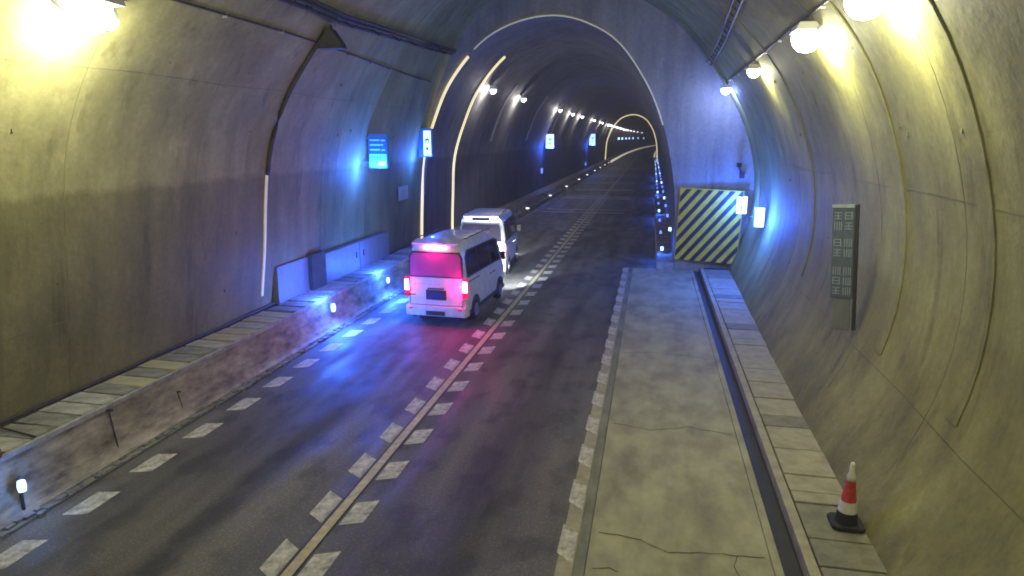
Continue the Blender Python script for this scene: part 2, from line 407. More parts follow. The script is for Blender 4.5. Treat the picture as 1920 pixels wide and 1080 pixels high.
# ------------------------------------------------------------------ headwall where the tunnel narrows
hw = empty('headwall', (-3, YH, 0))
tag(hw, 'smooth plaster end wall of the lay-by above the striped board, round the narrow tunnel mouth', 'wall')
mb = MB()
A = wide(YH); B = NARR
for k in range(NP-1):
    mb.quad((A[k][0],YH+.01,A[k][1]), (A[k+1][0],YH+.01,A[k+1][1]), (B[k+1][0],YH+.01,B[k+1][1]), (B[k][0],YH+.01,B[k][1]))
    mb.quad((A[k][0],YH+.5,A[k][1]), (A[k+1][0],YH+.5,A[k+1][1]), (B[k+1][0],YH+.5,B[k+1][1]), (B[k][0],YH+.5,B[k][1]))
    mb.quad((A[k][0],YH+.01,A[k][1]), (A[k+1][0],YH+.01,A[k+1][1]), (A[k+1][0],YH+.5,A[k+1][1]), (A[k][0],YH+.5,A[k][1]))
o = mb.build('wall_face', M['head']); at(o, hw)

# ------------------------------------------------------------------ narrow tunnel beyond
ntn = empty('narrow_tunnel_lining', (-4, YH, 0))
tag(ntn, 'dim grey arched lining of the narrow tunnel running away behind the vans', 'tunnel vault')
y = YH+.04; ys = [y]
while y < 185: y += 12.0; ys.append(y)
while y < 700: y += 26.0; ys.append(y)
for a, b in zip(ys, ys[1:]):
    n = 2 if b-a < 15 else 3
    o = loft('lining_segment', [(a+(b-a)*k/n, NARR) for k in range(n+1)], M['wall_far']); at(o, ntn)
mb = MB(); mb.prism([(x+bend(ys[-1]),z) for x,z in NARR], ys[-1]-.02, ys[-1]+.6, 'y')
o = mb.build('far_end', M['dark']); at(o, ntn)
for y in ys[1:13]:
    o = band('joint_strip', y, NARR[15:26], .5, .03, M['seam_far']); at(o, ntn)
# reflective arch strips, brightness put in as emission
def arch(y, i0, i1, m, label, w_=.09, d=.07):
    o = band('reflective_arch', y, NARR[i0:i1], w_, d, m); tag(o, label, 'light strip', 'glowing reflective arches'); return o  # retro-reflective arches, no lamps: their shine is emission
arch(YH-.04, 1, 27, M['cream'], 'bright cream reflective strip with added glow edging the left side of the narrow tunnel mouth', .1, .09)
arch(YH-.04, 27, 56, M['cream_dim'], 'faint pale reflective arc with added glow edging the top of the narrow tunnel mouth', .06, .05)
arch(33.6, 2, 29, M['cream'], 'bright cream reflective strip with added glow just inside the narrow tunnel, second arc from the left', .12, .09)
arch(150, 1, NP-1, M['cream'], 'small complete reflective arch with added glow far down the narrow tunnel', .5, .2)

# ------------------------------------------------------------------ ground
gd = box('subgrade', M['tar'], None, -14, 8, -25, YH+1, -.6, -.05); tag(gd, kind='structure')
def sheet(name, x0, x1, ys_, z, m, parent=None, thick=.05):
    mb = MB()
    for a, b in zip(ys_, ys_[1:]):
        mb.quad((x0+bend(a),a,z),(x1+bend(a),a,z),(x1+bend(b),b,z),(x0+bend(b),b,z))
    return mb.build(name, m, parent)
ysr = [-24,0,YH]+[60,100,150,185]+[185+26*k for k in range(1,20)]
road = sheet('road', -8.95, -1.0, ysr, 0, M['road']); tag(road, 'worn dark asphalt road with two lanes running into the tunnel', kind='structure')
ledge = sheet('road_margin', -1.0, .4, [YH,60,100,150,185]+[185+26*k for k in range(1,20)], 0, M['road']); tag(ledge, kind='structure')
lay = sheet('layby_floor', -.62, 1.78, [-24,0,YH+.02], .004, M['layby']); tag(lay, 'yellowish concrete lay-by floor with thin wandering cracks', kind='structure')
# edge strip: pale concrete bands between lane and lay-by
ks = box('kerb_strip', M['slab_light'], None, -1.0, -.78, -24, YH, -.05, .012); tag(ks, kind='structure')
box('edge_line', M['gutter'], ks, -.777, -.63, -24, YH, -.05, .008)
# gutter on the right
gt = box('gutter', M['gutter'], None, 1.9, 2.16, -24, YH, -.3, -.09); tag(gt, kind='structure')
box('gutter_side', M['layby'], gt, 1.785, 1.897, -24, YH, -.3, .03)
box('gutter_side', M['slab_light'], gt, 2.163, 2.30, -24, YH, -.3, .16)
# cracks
def crack(pts, z, parent, w_=.010):
    mb = MB(); pl = []
    for (x0,y0),(x1,y1) in zip(pts, pts[1:]):
        n = max(2, int(math.hypot(x1-x0,y1-y0)/.12))
        for k in range(n): t = k/n; pl.append((x0+(x1-x0)*t+random.uniform(-.02,.02), y0+(y1-y0)*t+random.uniform(-.02,.02)))
    pl.append(pts[-1])
    for (x0,y0),(x1,y1) in zip(pl, pl[1:]):
        ww = w_*random.uniform(.5,1.2)
        if abs(x1-x0) > abs(y1-y0): mb.quad((x0,y0-ww,z),(x1,y1-ww,z),(x1,y1+ww,z),(x0,y0+ww,z))
        else: mb.quad((x0-ww,y0,z),(x1-ww,y1,z),(x1+ww,y1,z),(x0+ww,y0,z))
    mb.build('crack', M['crack'], parent)
crack([(-.5,8.6),(-.23,8.56),(.07,8.51),(.45,8.3),(1.02,8.4),(1.71,8.44)], .0085, lay)
crack([(-.55,7.75),(-.3,7.8),(-.2,7.74)], .0085, lay, .012)
crack([(-.5,12.4),(.2,12.2),(.9,12.5),(1.7,12.3)], .0085, lay)
crack([(-.5,16.9),(.4,17.1),(1.7,16.8)], .0085, lay)
crack([(-.5,22.2),(.6,22.0),(1.7,22.3)], .0085, lay)
crack([(1.35,8.4),(1.30,8.15),(1.36,7.9)], .0085, lay, .008)

# right walkway of concrete slabs
rw = box('right_walkway', M['joint'], None, 2.31, 3.6, -24, YH, -.3, .12); tag(rw, kind='structure')
ylist = [-8.0]
random.seed(3)
fixed = [7.2,8.15,8.78,9.72,10.05]
y = -3.0; ys_s = []
while y < 6.6: ys_s.append(y); y += .9
ys_s += fixed
y = 10.05
while y < YH-.9: y += random.choice((.55,.9,.95)); ys_s.append(y)
for i, (a, b) in enumerate(zip(ys_s, ys_s[1:])):
    m = M['slab_dark'] if (abs(a-8.78) < .01 or random.random() < .25) else M['slab_light']
    h = random.uniform(.165,.19)
    mb = MB().box(2.32, 3.5, a+.012, b-.014, .1, h)
    mb.build('walkway_slab', m, rw, .008)

# left walkway: raised cable trench with covers
lw = MB()
prof = [(-8.86,-.3),(-8.86,.05),(-8.93,.10),(-8.99,.22),(-9.08,.60),(-9.12,.88),(-10.4,.88),(-10.4,-.3)]
lw.prism(prof, -24, YH+.0, 'y')
lw = lw.build('left_walkway', M['face']); tag(lw, 'stained raised concrete walkway with trench covers along the left wall', kind='structure')
kr = MB(); kr.box(-8.855,-8.72,-24,YH,-.05,.02); kr.build('kerb_line', M['gutter'], lw)
MB().box(-8.718,-8.68,-24,YH,-.04,.006).build('kerb_joint', M['joint'], lw)
lip = MB().box(-9.17,-9.10,-24,YH,.881,.955).build('edge_lip', M['slab_grey'], lw)
MB().box(-10.3,-10.08,-24,YH,.881,.925).build('wall_gully', M['joint'], lw)
random.seed(11)
y = 3.0
cover_meshes = [MB().box(-.44,.44,-w_/2,w_/2,0,.06).mesh('cover_slab', m, .006) for w_ in (.43,) for m in (M['slab_grey'],M['slab_grey2'],M['slab_light'])]
while y < YH-.3:
    me = random.choices(cover_meshes, (5,3,1) if y > 12 else (1,6,2))[0]
    o = link('cover_slab', me, lw, (-9.63+random.uniform(-.012,.012), y, .883+random.uniform(0,.018)))
    o.rotation_euler = (random.uniform(-.015,.015), random.uniform(-.02,.02), random.uniform(-.02,.02))
    y += (.53 if y > 12 else .455)+random.choice((0,0,0,.0,.10 if y > 12 else .02))
# rubble/dust along the toe of the walkway
mb = MB()
for i in range(420):
    yy = random.uniform(5, 28); xx = random.gauss(-8.80,.06); r_ = random.uniform(.01,.045)
    if xx > -8.62: continue
    mb.box(xx-r_,xx+r_*random.uniform(.6,1.5),yy-r_,yy+r_*random.uniform(.8,3),.0,.02+r_*random.uniform(.4,1.2))
o = mb.build('rubble', M['slab_grey2']); tag(o, 'loose grit and rubble lying along the toe of the left walkway', 'rubble', kind='stuff')

# narrow tunnel walkways
ysn = [YH+.02,60,100,150,185]+[185+26*k for k in range(1,20)]
def ext(name, prof, ys_, m):
    mb = MB(); n = len(prof)
    for a, b in zip(ys_, ys_[1:]):
        for k in range(n-1):
            (x0,z0),(x1,z1) = prof[k], prof[k+1]
            mb.quad((x0+bend(a),a,z0),(x1+bend(a),a,z1),(x1+bend(b),b,z1),(x0+bend(b),b,z0))
    return mb.build(name, m)
o = ext('far_left_walkway', [(-8.9,-.05),(-8.95,.30),(-9.05,.36),(-9.2,.8),(-10.3,.8)], ysn, M['face']); tag(o, kind='structure')
MBk = ext('kerb_edge', [(-8.92,.05),(-8.88,.36),(-9.25,.62)], [150,185]+[185+26*k for k in range(1,14)], M['kerbglow']); MBk.parent = o
o2 = ext('far_right_walkway', [(.35,-.05),(.4,.30),(1.3,.32)], ysn, M['face']); tag(o2, kind='structure'); box('end_cap', M['slab_grey'], o2, .36, 1.07, YH-.12, YH+.02, -.05, .315)
MBk = ext('kerb_edge', [(.33,.05),(.30,.36),(.70,.50)], [185+26*k for k in range(0,14)], M['kerbglow']); MBk.parent = o2

# ------------------------------------------------------------------ road markings (children of the road)
def chev(pts, z=.004): return MB().quad(*[(x,y,z) for x,y in pts])
blk = {
 'L': chev([(-4.80,.20),(-4.80,.88),(-4.50,.68),(-4.50,.0)]).mesh('marking_block', M['paint']),
 'R': chev([(-4.235,.0),(-3.91,.14),(-3.91,.76),(-4.235,.62)]).mesh('marking_block', M['paint']),
 'E': chev([(-1.03,.20),(-1.03,.90),(-.80,.72),(-.80,.0)]).mesh('marking_block', M['paint']),
 'W': chev([(-8.40,.0),(-8.05,.10),(-8.05,.76),(-8.40,.68)]).mesh('marking_block', M['paint'])}
y = 5.34
k = 0
while y < 66:
    for key in 'LR': link('marking_block', blk[key], road, (0,y,0))
    y += 1.333; k += 1
y = 3.78
while y < 28:
    o = link('marking_block', blk['E'], road, (0,y,.012)); y += 1.333
y = 4.75
while y < 24:
    o = link('marking_block', blk['W'], road, (0,y,0)); y += 1.333
cl = sheet('centre_line', -4.445, -4.30, ysr[:8], .008, M['yellowline'], road)
sheet('tar_line', -4.475, -4.452, [-24,0,YH], .006, M['tar'], road)
sheet('tar_line', -4.293, -4.270, [-24,0,YH], .006, M['tar'], road)
for y in (50,52,62,64,72,73.2,83,84.3,86,99,101,103.5,121,124,127,158,162,166,173,178):
    sheet('transverse_bar', -8.0, -1.9, [y,y+.6], .0045, M['paint'], road)
ORD = 'first second third fourth fifth sixth seventh eighth ninth tenth eleventh twelfth thirteenth fourteenth fifteenth sixteenth seventeenth eighteenth nineteenth twentieth twenty-first twenty-second twenty-third twenty-fourth'.split()
# ------------------------------------------------------------------ lamps
def floodlight(x, y, z, side, power, color, label, group, big=1.0, glass='lampglass', name='tunnel_floodlight'):
    r_ = empty(name, (x, y, z)); tag(r_, label, 'lamp', group)
    s = side
    if big > 1.3:
        pl = MB().lathe([(.001,-.02),(.34*big,-.02),(.36*big,-.01),(.36*big,.01),(.001,.02)], (0,0,0), 28).build('added_glare_disc', M['plate_white'], r_, smooth=False)  # white disc added behind the lamp to spread its glare
        pl.rotation_euler = (0, -s*R(52), 0); pl.location = (s*.20, 0, .06)
    # bracket to the wall, housing, lens, hood
    MB().tube([(s*.30,0,.16),(s*.05,0,.06)], .02, 6).build('bracket', M['steel'], r_)
    MB().prism([(-.17*big,-.06),(.17*big,-.06),(.13*big,.07),(-.13*big,.07)], -.22*big, .22*big, 'y').build('housing', M['plate_white'], r_, .01)
    MB().lathe([(.165*big,-.06),(.17*big,-.10*big-.03),(.145*big,-.19*big),(.09*big,-.25*big),(0.001,-.275*big)], (0,0,0), 20).build('lens', M[glass], r_, smooth=True)
    ld = bpy.data.lights.new('lamp_light', 'POINT'); ld.energy = power; ld.color = color; ld.shadow_soft_size = .10
    lo_ = bpy.data.objects.new('lamp_light', ld); COL.objects.link(lo_); lo_.parent = r_; lo_.location = (s*.08, 0, -.28*big-.03)
    return r_
G1 = 'floodlights along the right wall of the wide bay'
for (yy, p, lab) in ((2.5, 1, 'unseen floodlight added on the right wall just above the camera'),  # out of view, added in line with the row for fill
                     (9.83, 1, 'glaring floodlight high on the right wall at the top edge, nearest of the row'),
                     (13.28, 1, 'glaring floodlight high on the right wall, second of the row from the right'),
                     (20.11, .5, 'small glowing floodlight high on the right wall, third of the row from the right'),
                     (27.6, .75, 'bluish white floodlight high on the right wall close to the end wall')):
    xx = on_profile(wide(yy), 7.3, 1)-.20
    floodlight(xx, yy, 7.38, 1, P_RIGHT*p, C_WARM if yy < 25 else (.16,.26,1), lab, G1, 1.5 if yy < 18 else 1.0)
for (yy, lab) in ((8.83, 'huge glaring white floodlight high on the left wall in the top left corner'),
                  (-3.0, 'unseen floodlight added high on the left wall behind the camera')):  # out of view, added for fill light
    xx = on_profile(wide(yy), 7.4, -1)+.24
    floodlight(xx, yy, 7.46, -1, P_LEFT, C_LEFT, lab, 'floodlights along the left wall of the wide bay', 1.8)
xx = on_profile(NARR, 7.15, 1)
G2 = 'small lamps high on the left wall of the narrow tunnel'
nl = [35.14,43.66,61.39,71.2,80.85,97.8,113,129,137,148,158,169,180,195,210,225,245,270,300,340]
names = ['nearest','second','third','fourth','fifth','sixth','seventh','eighth','ninth','tenth']
for i, yy in enumerate(nl):
    x0 = on_profile(NARR, 8.05, -1)+.3+bend(yy)
    lab = f'small white lamp high on the left wall of the narrow tunnel, {names[i]} of the row' if i < 10 else f'tiny far lamp, {ORD[i]} nearest in the dotted row high on the narrow tunnel wall'
    big = (1 if i < 7 else 1.4)
    r_ = floodlight(x0, yy, 8.0, -1, P_NARROW*(1.0 if i < 8 else .6), C_NARROW, lab, G2 if i < 10 else 'tiny far lamps in the narrow tunnel', big, 'lampglass_cool', 'narrow_tunnel_lamp')
# second far row, level with the camera, on the left wall beyond the curve
for i, yy in enumerate((196,216,240,262,290,330,380)):
    x0 = on_profile(NARR, 5.3, -1)+.12+bend(yy)
    o = empty('wall_marker_light', (x0, yy, 5.25)); tag(o, f'tiny blue-white marker light, {ORD[i]} from the left in the level row inside the small arch', 'lamp', 'far level row of marker lights')
    MB().box(-.06,.06,-.1,.1,-.35,.35).build('case', M['steel'], o)
    MB().box(-.32,.32,-.16,-.105,-.30,.30).build('lens', M['blueglass'], o)
# kerb reflectors
for i, yy in enumerate((49.0,60.5,72.4,85.1,96,108.8,120.3,132,144,156,168)):
    o = empty('kerb_reflector', (-8.98, yy, .36)); 
    tag(o, f'white round kerb reflector on the left of the narrow road, {names[i]} one' if i < 6 else f'tiny white reflector on the far left kerb, {ORD[i]} nearest of the row', 'reflector', 'kerb reflectors in the narrow tunnel')
    MB().box(-.03,.03,-.03,.03,.0,.28).build('stem', M['steel'], o)
    MB().lathe([(.0,-.06),(.17,-.02),(.17,.02),(.0,.06)], (0,0,0), 12).build('disc', M['reflector'], o)
    d = o.children[1]; d.rotation_euler = (R(90),0,0); d.location = (0,-.06,.30)
# blue string of markers on the right kerb of the narrow tunnel
for i, yy in enumerate([31+k*5.5 for k in range(24)]):
    for zz, xx in ((.55,.62),(1.45,.93)):
        o = empty('blue_marker_light', (xx, yy, zz))
        tag(o, f'{ORD[i]} nearest blue marker light, ' + ('lower' if zz < 1 else 'upper') + ' row on narrow tunnel right wall', 'marker light', 'lower row of blue marker lights' if zz < 1 else 'upper row of blue marker lights')
        MB().box(-.05,.06,-.10,.10,-.09,.09).build('case', M['steel'], o)
        MB().box(-.07,.05,-.135,-.105,-.08,.08).build('lens', M['bluedim'] if i % 3 else M['blueglass'], o)
        if i < 13 and i % 3 == 0 and zz < 1:
            ld = bpy.data.lights.new('marker_glow','POINT'); ld.energy = 90; ld.color = C_BLUE; ld.shadow_soft_size = .05
            l_ = bpy.data.objects.new('marker_glow', ld); COL.objects.link(l_); l_.parent = o; l_.location = (-.16,-.25,.30)

# ------------------------------------------------------------------ blue marker lamps on the left walkway
def blue_marker(x, y, z, power, label, s=1.0):
    o = empty('blue_warning_lamp', (x, y, z)); tag(o, label, 'warning lamp', 'blue warning lamps on the left walkway')
    MB().box(-.06,.02,-.05,.05,-.16,.16).build('case', M['steel'], o)
    MB().lathe([(.0,-.13*s),(.05*s,-.11*s),(.065*s,0),(.05*s,.11*s),(.0,.13*s)], (.08,0,0), 12).build('lens', M['blueglass'], o, smooth=True)
    ld = bpy.data.lights.new('lamp_light','AREA'); ld.shape = 'RECTANGLE'; ld.size = .12; ld.size_y = .2; ld.energy = power; ld.color = C_BLUE
    l_ = bpy.data.objects.new('lamp_light', ld); COL.objects.link(l_); l_.parent = o; l_.location = (.17,0,.06); l_.rotation_euler = (0,R(-62),0)
    ld = bpy.data.lights.new('lamp_glow','POINT'); ld.energy = power*1.8; ld.color = C_BLUE; ld.shadow_soft_size = .06
    l_ = bpy.data.objects.new('lamp_glow', ld); COL.objects.link(l_); l_.parent = o; l_.location = (.1,-.35,.55)
    return o
blue_marker(-9.0, 17.4, .66, 210, 'blue warning lamp on the walkway face left of the rear van')
blue_marker(-9.0, 21.6, .60, 210, 'blue warning lamp on the walkway face hidden close beside the rear van', .8)
hl = empty('handheld_lamp', (-8.93, 7.3, .2)); tag(hl, 'bluish work lamp with a dark post glowing at the left edge of the frame', 'lamp')
MB().tube([(0,0,-.1),(0,0,.42)], .025, 8).build('post', M['tray'], hl)
MB().lathe([(.0,-.1),(.05,-.08),(.06,0),(.05,.08),(.0,.1)], (.06,-.02,.30), 12).build('lens', M['blueglass'], hl, smooth=True)
ld = bpy.data.lights.new('lamp_light','POINT'); ld.energy = 11; ld.color = (.12,.3,1); ld.shadow_soft_size = .05
l_ = bpy.data.objects.new('lamp_light', ld); COL.objects.link(l_); l_.parent = hl; l_.location = (.25,-.05,.35)
vl = empty('valve', (-9.12, 7.15, .955)); tag(vl, 'small dark red valve head on the left walkway at the left edge', 'valve')
MB().tube([(0,0,0),(0,0,.12)], .03, 8).build('stem', M['rust'], vl)
MB().lathe([(.09,-.02),(.10,0),(.09,.02)], (0,0,.13), 12).build('hand_wheel', M['rust'], vl)
MB().tube([(-.2,0,.07),(.12,0,.07)], .035, 8).build('spout', M['rust'], vl)
po = empty('thin_post', (-8.97, 9.2, .1)); tag(po, 'thin dark post leaning on the stained face of the left walkway', 'post')
MB().tube([(0,0,0),(-.10,0,.78)], .012, 6).build('rod', M['tray'], po)
MB().box(-.16,-.02,-.02,.02,.76,.79).build('cross_bar', M['tray'], po)
rd = empty('lying_rod', (-9.6, 8.0, .95)); tag(rd, 'thin dark iron rod lying across the left walkway covers', 'rod')
MB().tube([(-.45,.05,.03),(.42,-.12,.03)], .014, 6).build('bar', M['tray'], rd)
po2 = copy_tree(po); po2.location = (-8.97, 10.9, .1); po2['label'] = 'short thin dark rod higher along the left walkway, farther than the post'; po2.scale = (1,1,.6)
# cable along wall foot
cb = MB().tube([(-10.12, y_, .99+.015*math.sin(y_*1.7)) for y_ in range(-10, 29)], .03, 6).build('wall_foot_cable', M['tray']); tag(cb, 'dark cable running along the foot of the left wall', 'cable')

# ------------------------------------------------------------------ cable tray and loudspeaker upper left
tr = empty('cable_tray', (-7.5, 0, 8.4)); tag(tr, 'dark ladder cable tray hanging along the upper left vault', 'cable tray')
def tray_pt(y):
    P = wide(y); z = 8.28 if y <= 15.8 else 8.28+(y-15.8)/13*.75
    return on_profile(P, z, -1)+.16, z
ysT = [-6,0,4,8,12,14,16,18,20,22,24,26,28.6]
for off in (-.11,.11):
    mb = MB()
    for a, b in zip(ysT, ysT[1:]):
        (xa,za),(xb,zb) = tray_pt(a), tray_pt(b)
        mb.tube([(xa+off*.7,a,za+off*.7),(xb+off*.7,b,zb+off*.7)], .045, 6)
    o = mb.build('side_rail', M['tray']); at(o, tr)
y = 3.0
while y < 28.5:
    x_, z_ = tray_pt(y)
    o = MB().tube([(x_-.1,y,z_-.1),(x_+.1,y,z_+.1)], .018, 5).build('rung', M['tray']); at(o, tr)
    if int(y*10) % 3 == 0:
        o = MB().tube([(x_-.2,y,z_+.06),(x_+.12,y,z_-.16)], .022, 5).build('hanger', M['tray']); at(o, tr)
    y += .7
mb = MB()
for k in range(3):
    mb.tube([(tray_pt(q)[0]+.03*math.sin(q*.9+k)+.02*k, q, tray_pt(q)[1]+.05-.03*k) for q in ysT], .028, 6)
o = mb.build('cable_bundle', M['dark']); at(o, tr)
# right tray
tr2 = empty('right_cable_tray', (1.9, 0, 8.5)); tag(tr2, 'dim cable tray on the upper right vault above the floodlights', 'cable tray')
def tp2(y): P = wide(y); z = 8.35; return on_profile(P, z, 1)-.14, z
for off in (-.1,.1):
    mb = MB()
    for a, b in zip(ysT[1:], ysT[2:]):
        (xa,za),(xb,zb) = tp2(a), tp2(b); mb.tube([(xa+off*.7,a,za-off*.7),(xb+off*.7,b,zb-off*.7)], .03, 6)
    o = mb.build('side_rail', M['tray']); at(o, tr2)
y = 5.0
while y < 28:
    x_, z_ = tp2(y); o = MB().tube([(x_-.09,y,z_+.09),(x_+.09,y,z_-.09)], .016, 5).build('rung', M['tray']); at(o, tr2); y += .9
sp = empty('loudspeaker', (-7.75, 15.9, 7.72)); tag(sp, 'dark wedge loudspeaker hanging under the cable tray on the upper left wall', 'loudspeaker')
MB().prism([(-.30,-.12),(.34,-.12),(.30,0),(.06,.34),(-.06,.34)], -.22, .1, 'y').build('horn', M['dark'], sp, .015)
MB().tube([(0,0,.3),(-.05,0,.62)], .03, 6).build('bracket', M['tray'], sp)
MB().box(-.22,.26,-.245,-.222,-.08,.0).build('grille', M['tray'], sp)

for side, z_, lab in ((1, 7.55, 'thin grey conduit linking the floodlights along the right wall'), (-1, 7.75, 'thin grey conduit behind the floodlight along the upper left wall')):
    o = MB().tube([(on_profile(wide(q), z_, side)-side*.035, q, z_) for q in [-5+1.2*k for k in range(28)]], .022, 6).build('lamp_conduit', M['tray']); tag(o, lab, 'conduit')
    for q in (6,8,10,12,14,16,18,20,22,24,26):
        x_ = on_profile(wide(q), z_, side); MB().box(x_-.05,x_+.05,q-.025,q+.025,z_-.05,z_+.05).build('clip', M['steel'], o)
# ------------------------------------------------------------------ signs on the left wall
s1 = empty('evacuation_sign', (-9.22, 21.9, 4.47)); tag(s1, 'hanging blue tunnel sign box with cyan lit lower half on the left wall', 'sign')
MB().box(-.35,.35,0,.14,0,1.14).build('housing', M['signblue'], s1, .01)
MB().box(-.31,.31,-.012,-.002,.05,.48).build('lit_panel', M['cyan'], s1)
mb = MB().box(.02,.28,-.022,-.014,.09,.24); mb.build('lit_arrow', M['greenlit'], s1)
for zz in (.60,.76,.92):
    MB().box(-.28,.08 if zz != .76 else .2,-.012,-.002,zz,zz+.05).build('text_row', M['cyan'], s1)
    MB().box(.13,.27,-.012,-.002,zz-.01,zz+.04).build('text_row', M['cyan'], s1) if zz != .76 else None
for k in range(4): MB().box(-.24+.1*k,-.20+.1*k,-.022,-.014,.30,.42).build('glyph', M['signblue'], s1)
MB().tube([(-.34,.07,1.0),(-.62,.07,1.05)], .025, 6).build('wall_arm', M['steel'], s1)
MB().tube([(-.34,.07,.2),(-.62,.07,.2)], .025, 6).build('wall_arm', M['steel'], s1)
ld = bpy.data.lights.new('sign_glow','POINT'); ld.energy = 480; ld.color = C_BLUE; ld.shadow_soft_size = .06
l_ = bpy.data.objects.new('sign_glow', ld); COL.objects.link(l_); l_.parent = s1; l_.location = (-.1,-.35,-.12)
s2 = empty('phone_sign', (-9.55, 27.7, 4.76)); tag(s2, 'slim lit white telephone sign box mounted at the narrow tunnel mouth on the left', 'sign')
MB().box(-.28,.34,0,.2,-.06,1.12).build('housing', M['signblue'], s2, .01)
MB().box(-.02,.30,-.012,-.002,.0,1.03).build('lit_panel', M['signlit'], s2)
MB().box(.06,.22,-.022,-.014,.62,.70).build('handset', M['signblue'], s2)
MB().box(.06,.10,-.022,-.014,.50,.62).build('handset', M['signblue'], s2); MB().box(.18,.22,-.022,-.014,.50,.62).build('handset', M['signblue'], s2)
MB().box(.08,.20,-.022,-.014,.22,.34).build('glyph', M['signblue'], s2); MB().box(.06,.22,-.022,-.014,.14,.17).build('glyph', M['signblue'], s2)
MB().tube([(-.28,.1,.9),(-.5,.1,.9)], .025, 6).build('wall_arm', M['steel'], s2)
ld = bpy.data.lights.new('sign_glow','POINT'); ld.energy = 260; ld.color = C_BLUE; ld.shadow_soft_size = .04
l_ = bpy.data.objects.new('sign_glow', ld); COL.objects.link(l_); l_.parent = s2; l_.location = (.15,-.5,-.15)
for yy, z0, w_, h_, lab in ((62.5,4.55,.36,1.25,'small glowing white sign in the narrow tunnel, the nearer of the two lit rectangles'),
                        (107.4,4.35,.44,1.7,'small glowing blue-white sign in the narrow tunnel, the farther of the two lit rectangles')):
    o = empty('lit_wall_sign', (-9.35, yy, z0)); tag(o, lab, 'sign', 'lit rectangular signs in the narrow tunnel')
    MB().box(-w_-.05,w_+.05,0,.2,-.05,h_+.05).build('housing', M['dark'], o, .01)
    MB().box(-w_,w_,-.012,-.002,0,h_).build('lit_panel', M['signlit'], o)
    MB().box(-w_*.3,w_*.5,-.022,-.014,h_*.55,h_*.72).build('glyph', M['cyan'], o); MB().box(-w_*.4,w_*.3,-.022,-.014,h_*.25,h_*.38).build('glyph', M['cyan'], o)
    ld = bpy.data.lights.new('sign_glow','POINT'); ld.energy = 320; ld.color = C_BLUE; ld.shadow_soft_size = .05
    l_ = bpy.data.objects.new('sign_glow', ld); COL.objects.link(l_); l_.parent = o; l_.location = (.2,-.3,-.2)
for xx, yy, zz, lab in ((-9.9,61.4,2.53,'tiny blue marker low on the left wall under the nearer lit sign'),(-9.9,103.1,1.6,'tiny blue marker low on the left wall under the farther lit sign')):
    o = empty('low_blue_marker', (xx,yy,zz)); tag(o, lab, 'marker light')
    MB().box(-.1,.1,0,.1,-.25,.25).build('case', M['steel'], o); MB().box(-.09,.09,-.03,-.002,-.22,.22).build('lens', M['bluedim'], o)
# cabinet niche in the left wall
cn = empty('wall_cabinet', (-10.1, 19.5, .95)); tag(cn, 'low grey cabinet doors with one bay coloured dark as if open along the left wall foot', 'cabinet')
def cw(name, m, y0, y1, z0, z1, d):
    o = MB().box(-10.25,-10.08+d,y0,y1,z0,z1).build(name, m, None, .006); at(o, cn)
cw('dark_bay_block', M['dark_bay'], 18.15, 19.05, .96, 2.05, .16)  # solid block, coloured dark for the shade inside an open bay
cw('door', M['cabinet'], 19.08, 21.68, .96, 1.92, .10)
cw('door', M['cabinet'], 21.72, 24.4, .96, 1.92, .10)
cw('door', M['cabinet'], 16.4, 18.12, .96, 2.0, .05)
for y_ in (21.4, 22.0): 
    o = MB().box(-9.98,-9.95,y_-.03,y_+.03,1.4,1.6).build('handle', M['dark']); at(o, cn)
# pale reflector patch near mouth
rp = empty('pale_wall_plate', (-10.0, 26.2, 3.0)); tag(rp, 'small pale plate on the left wall beneath the telephone sign', 'plate')
MB().box(-.02,.03,-.5,.5,0,.55).build('plate', M['slab_light'], rp, .005)

# ------------------------------------------------------------------ right side: board, lit boxes, tall sign, cone
bd = empty('striped_board', (2.33, 28.45, .45), R(0)); tag(bd, 'yellow and black diagonal striped board on the end wall of the lay-by', 'hazard board')
W_, H_ = 2.52, 3.0
MB().box(-W_/2,W_/2,0,.06,0,H_).build('panel', M['yellow'], bd, .008)
def clip(poly, W, H):
    for ax, lim, sg in ((0,-W/2,1),(0,W/2,-1),(1,0,1),(1,H,-1)):
        out = []
        for i in range(len(poly)):
            a, b = poly[i], poly[(i+1)%len(poly)]
            ia, ib = (a[ax]-lim)*sg >= 0, (b[ax]-lim)*sg >= 0
            if ia: out.append(a)
            if ia != ib:
                t = (lim-a[ax])/(b[ax]-a[ax]); out.append((a[0]+(b[0]-a[0])*t, a[1]+(b[1]-a[1])*t))
        poly = out
        if not poly: return []
    return poly
k = -4.6
while k < 3:
    x0 = k; p = clip([(x0,-.1),(x0+.205,-.1),(x0+.205+2.5,3.2),(x0+2.5,3.2)], W_-.06, H_-.04)
    if len(p) >= 3: MB().prism([(a, b) for a, b in p], -.012, -.002, 'y').build('stripe', M['black'], bd)
    k += .43
bd.rotation_euler = (0, R(2.0), R(-7))
pb = empty('small_camera', (3.45, 28.66, 4.2)); tag(pb, 'small black camera with bracket and box on the end wall above the striped board', 'camera')
MB().box(-.12,.06,-.34,-.08,.14,.32).build('body', M['dark'], pb, .01)
MB().tube([(-.03,-.2,.14),(.08,-.05,-.05),(.1,0,-.05)], .03, 6).build('bracket', M['dark'], pb)
MB().box(.03,.22,-.12,.0,-.30,-.06).build('junction_box', M['dark'], pb, .01)
MB().box(-.09,.03,-.36,-.342,.17,.29).build('lens', M['vanglass'], pb)
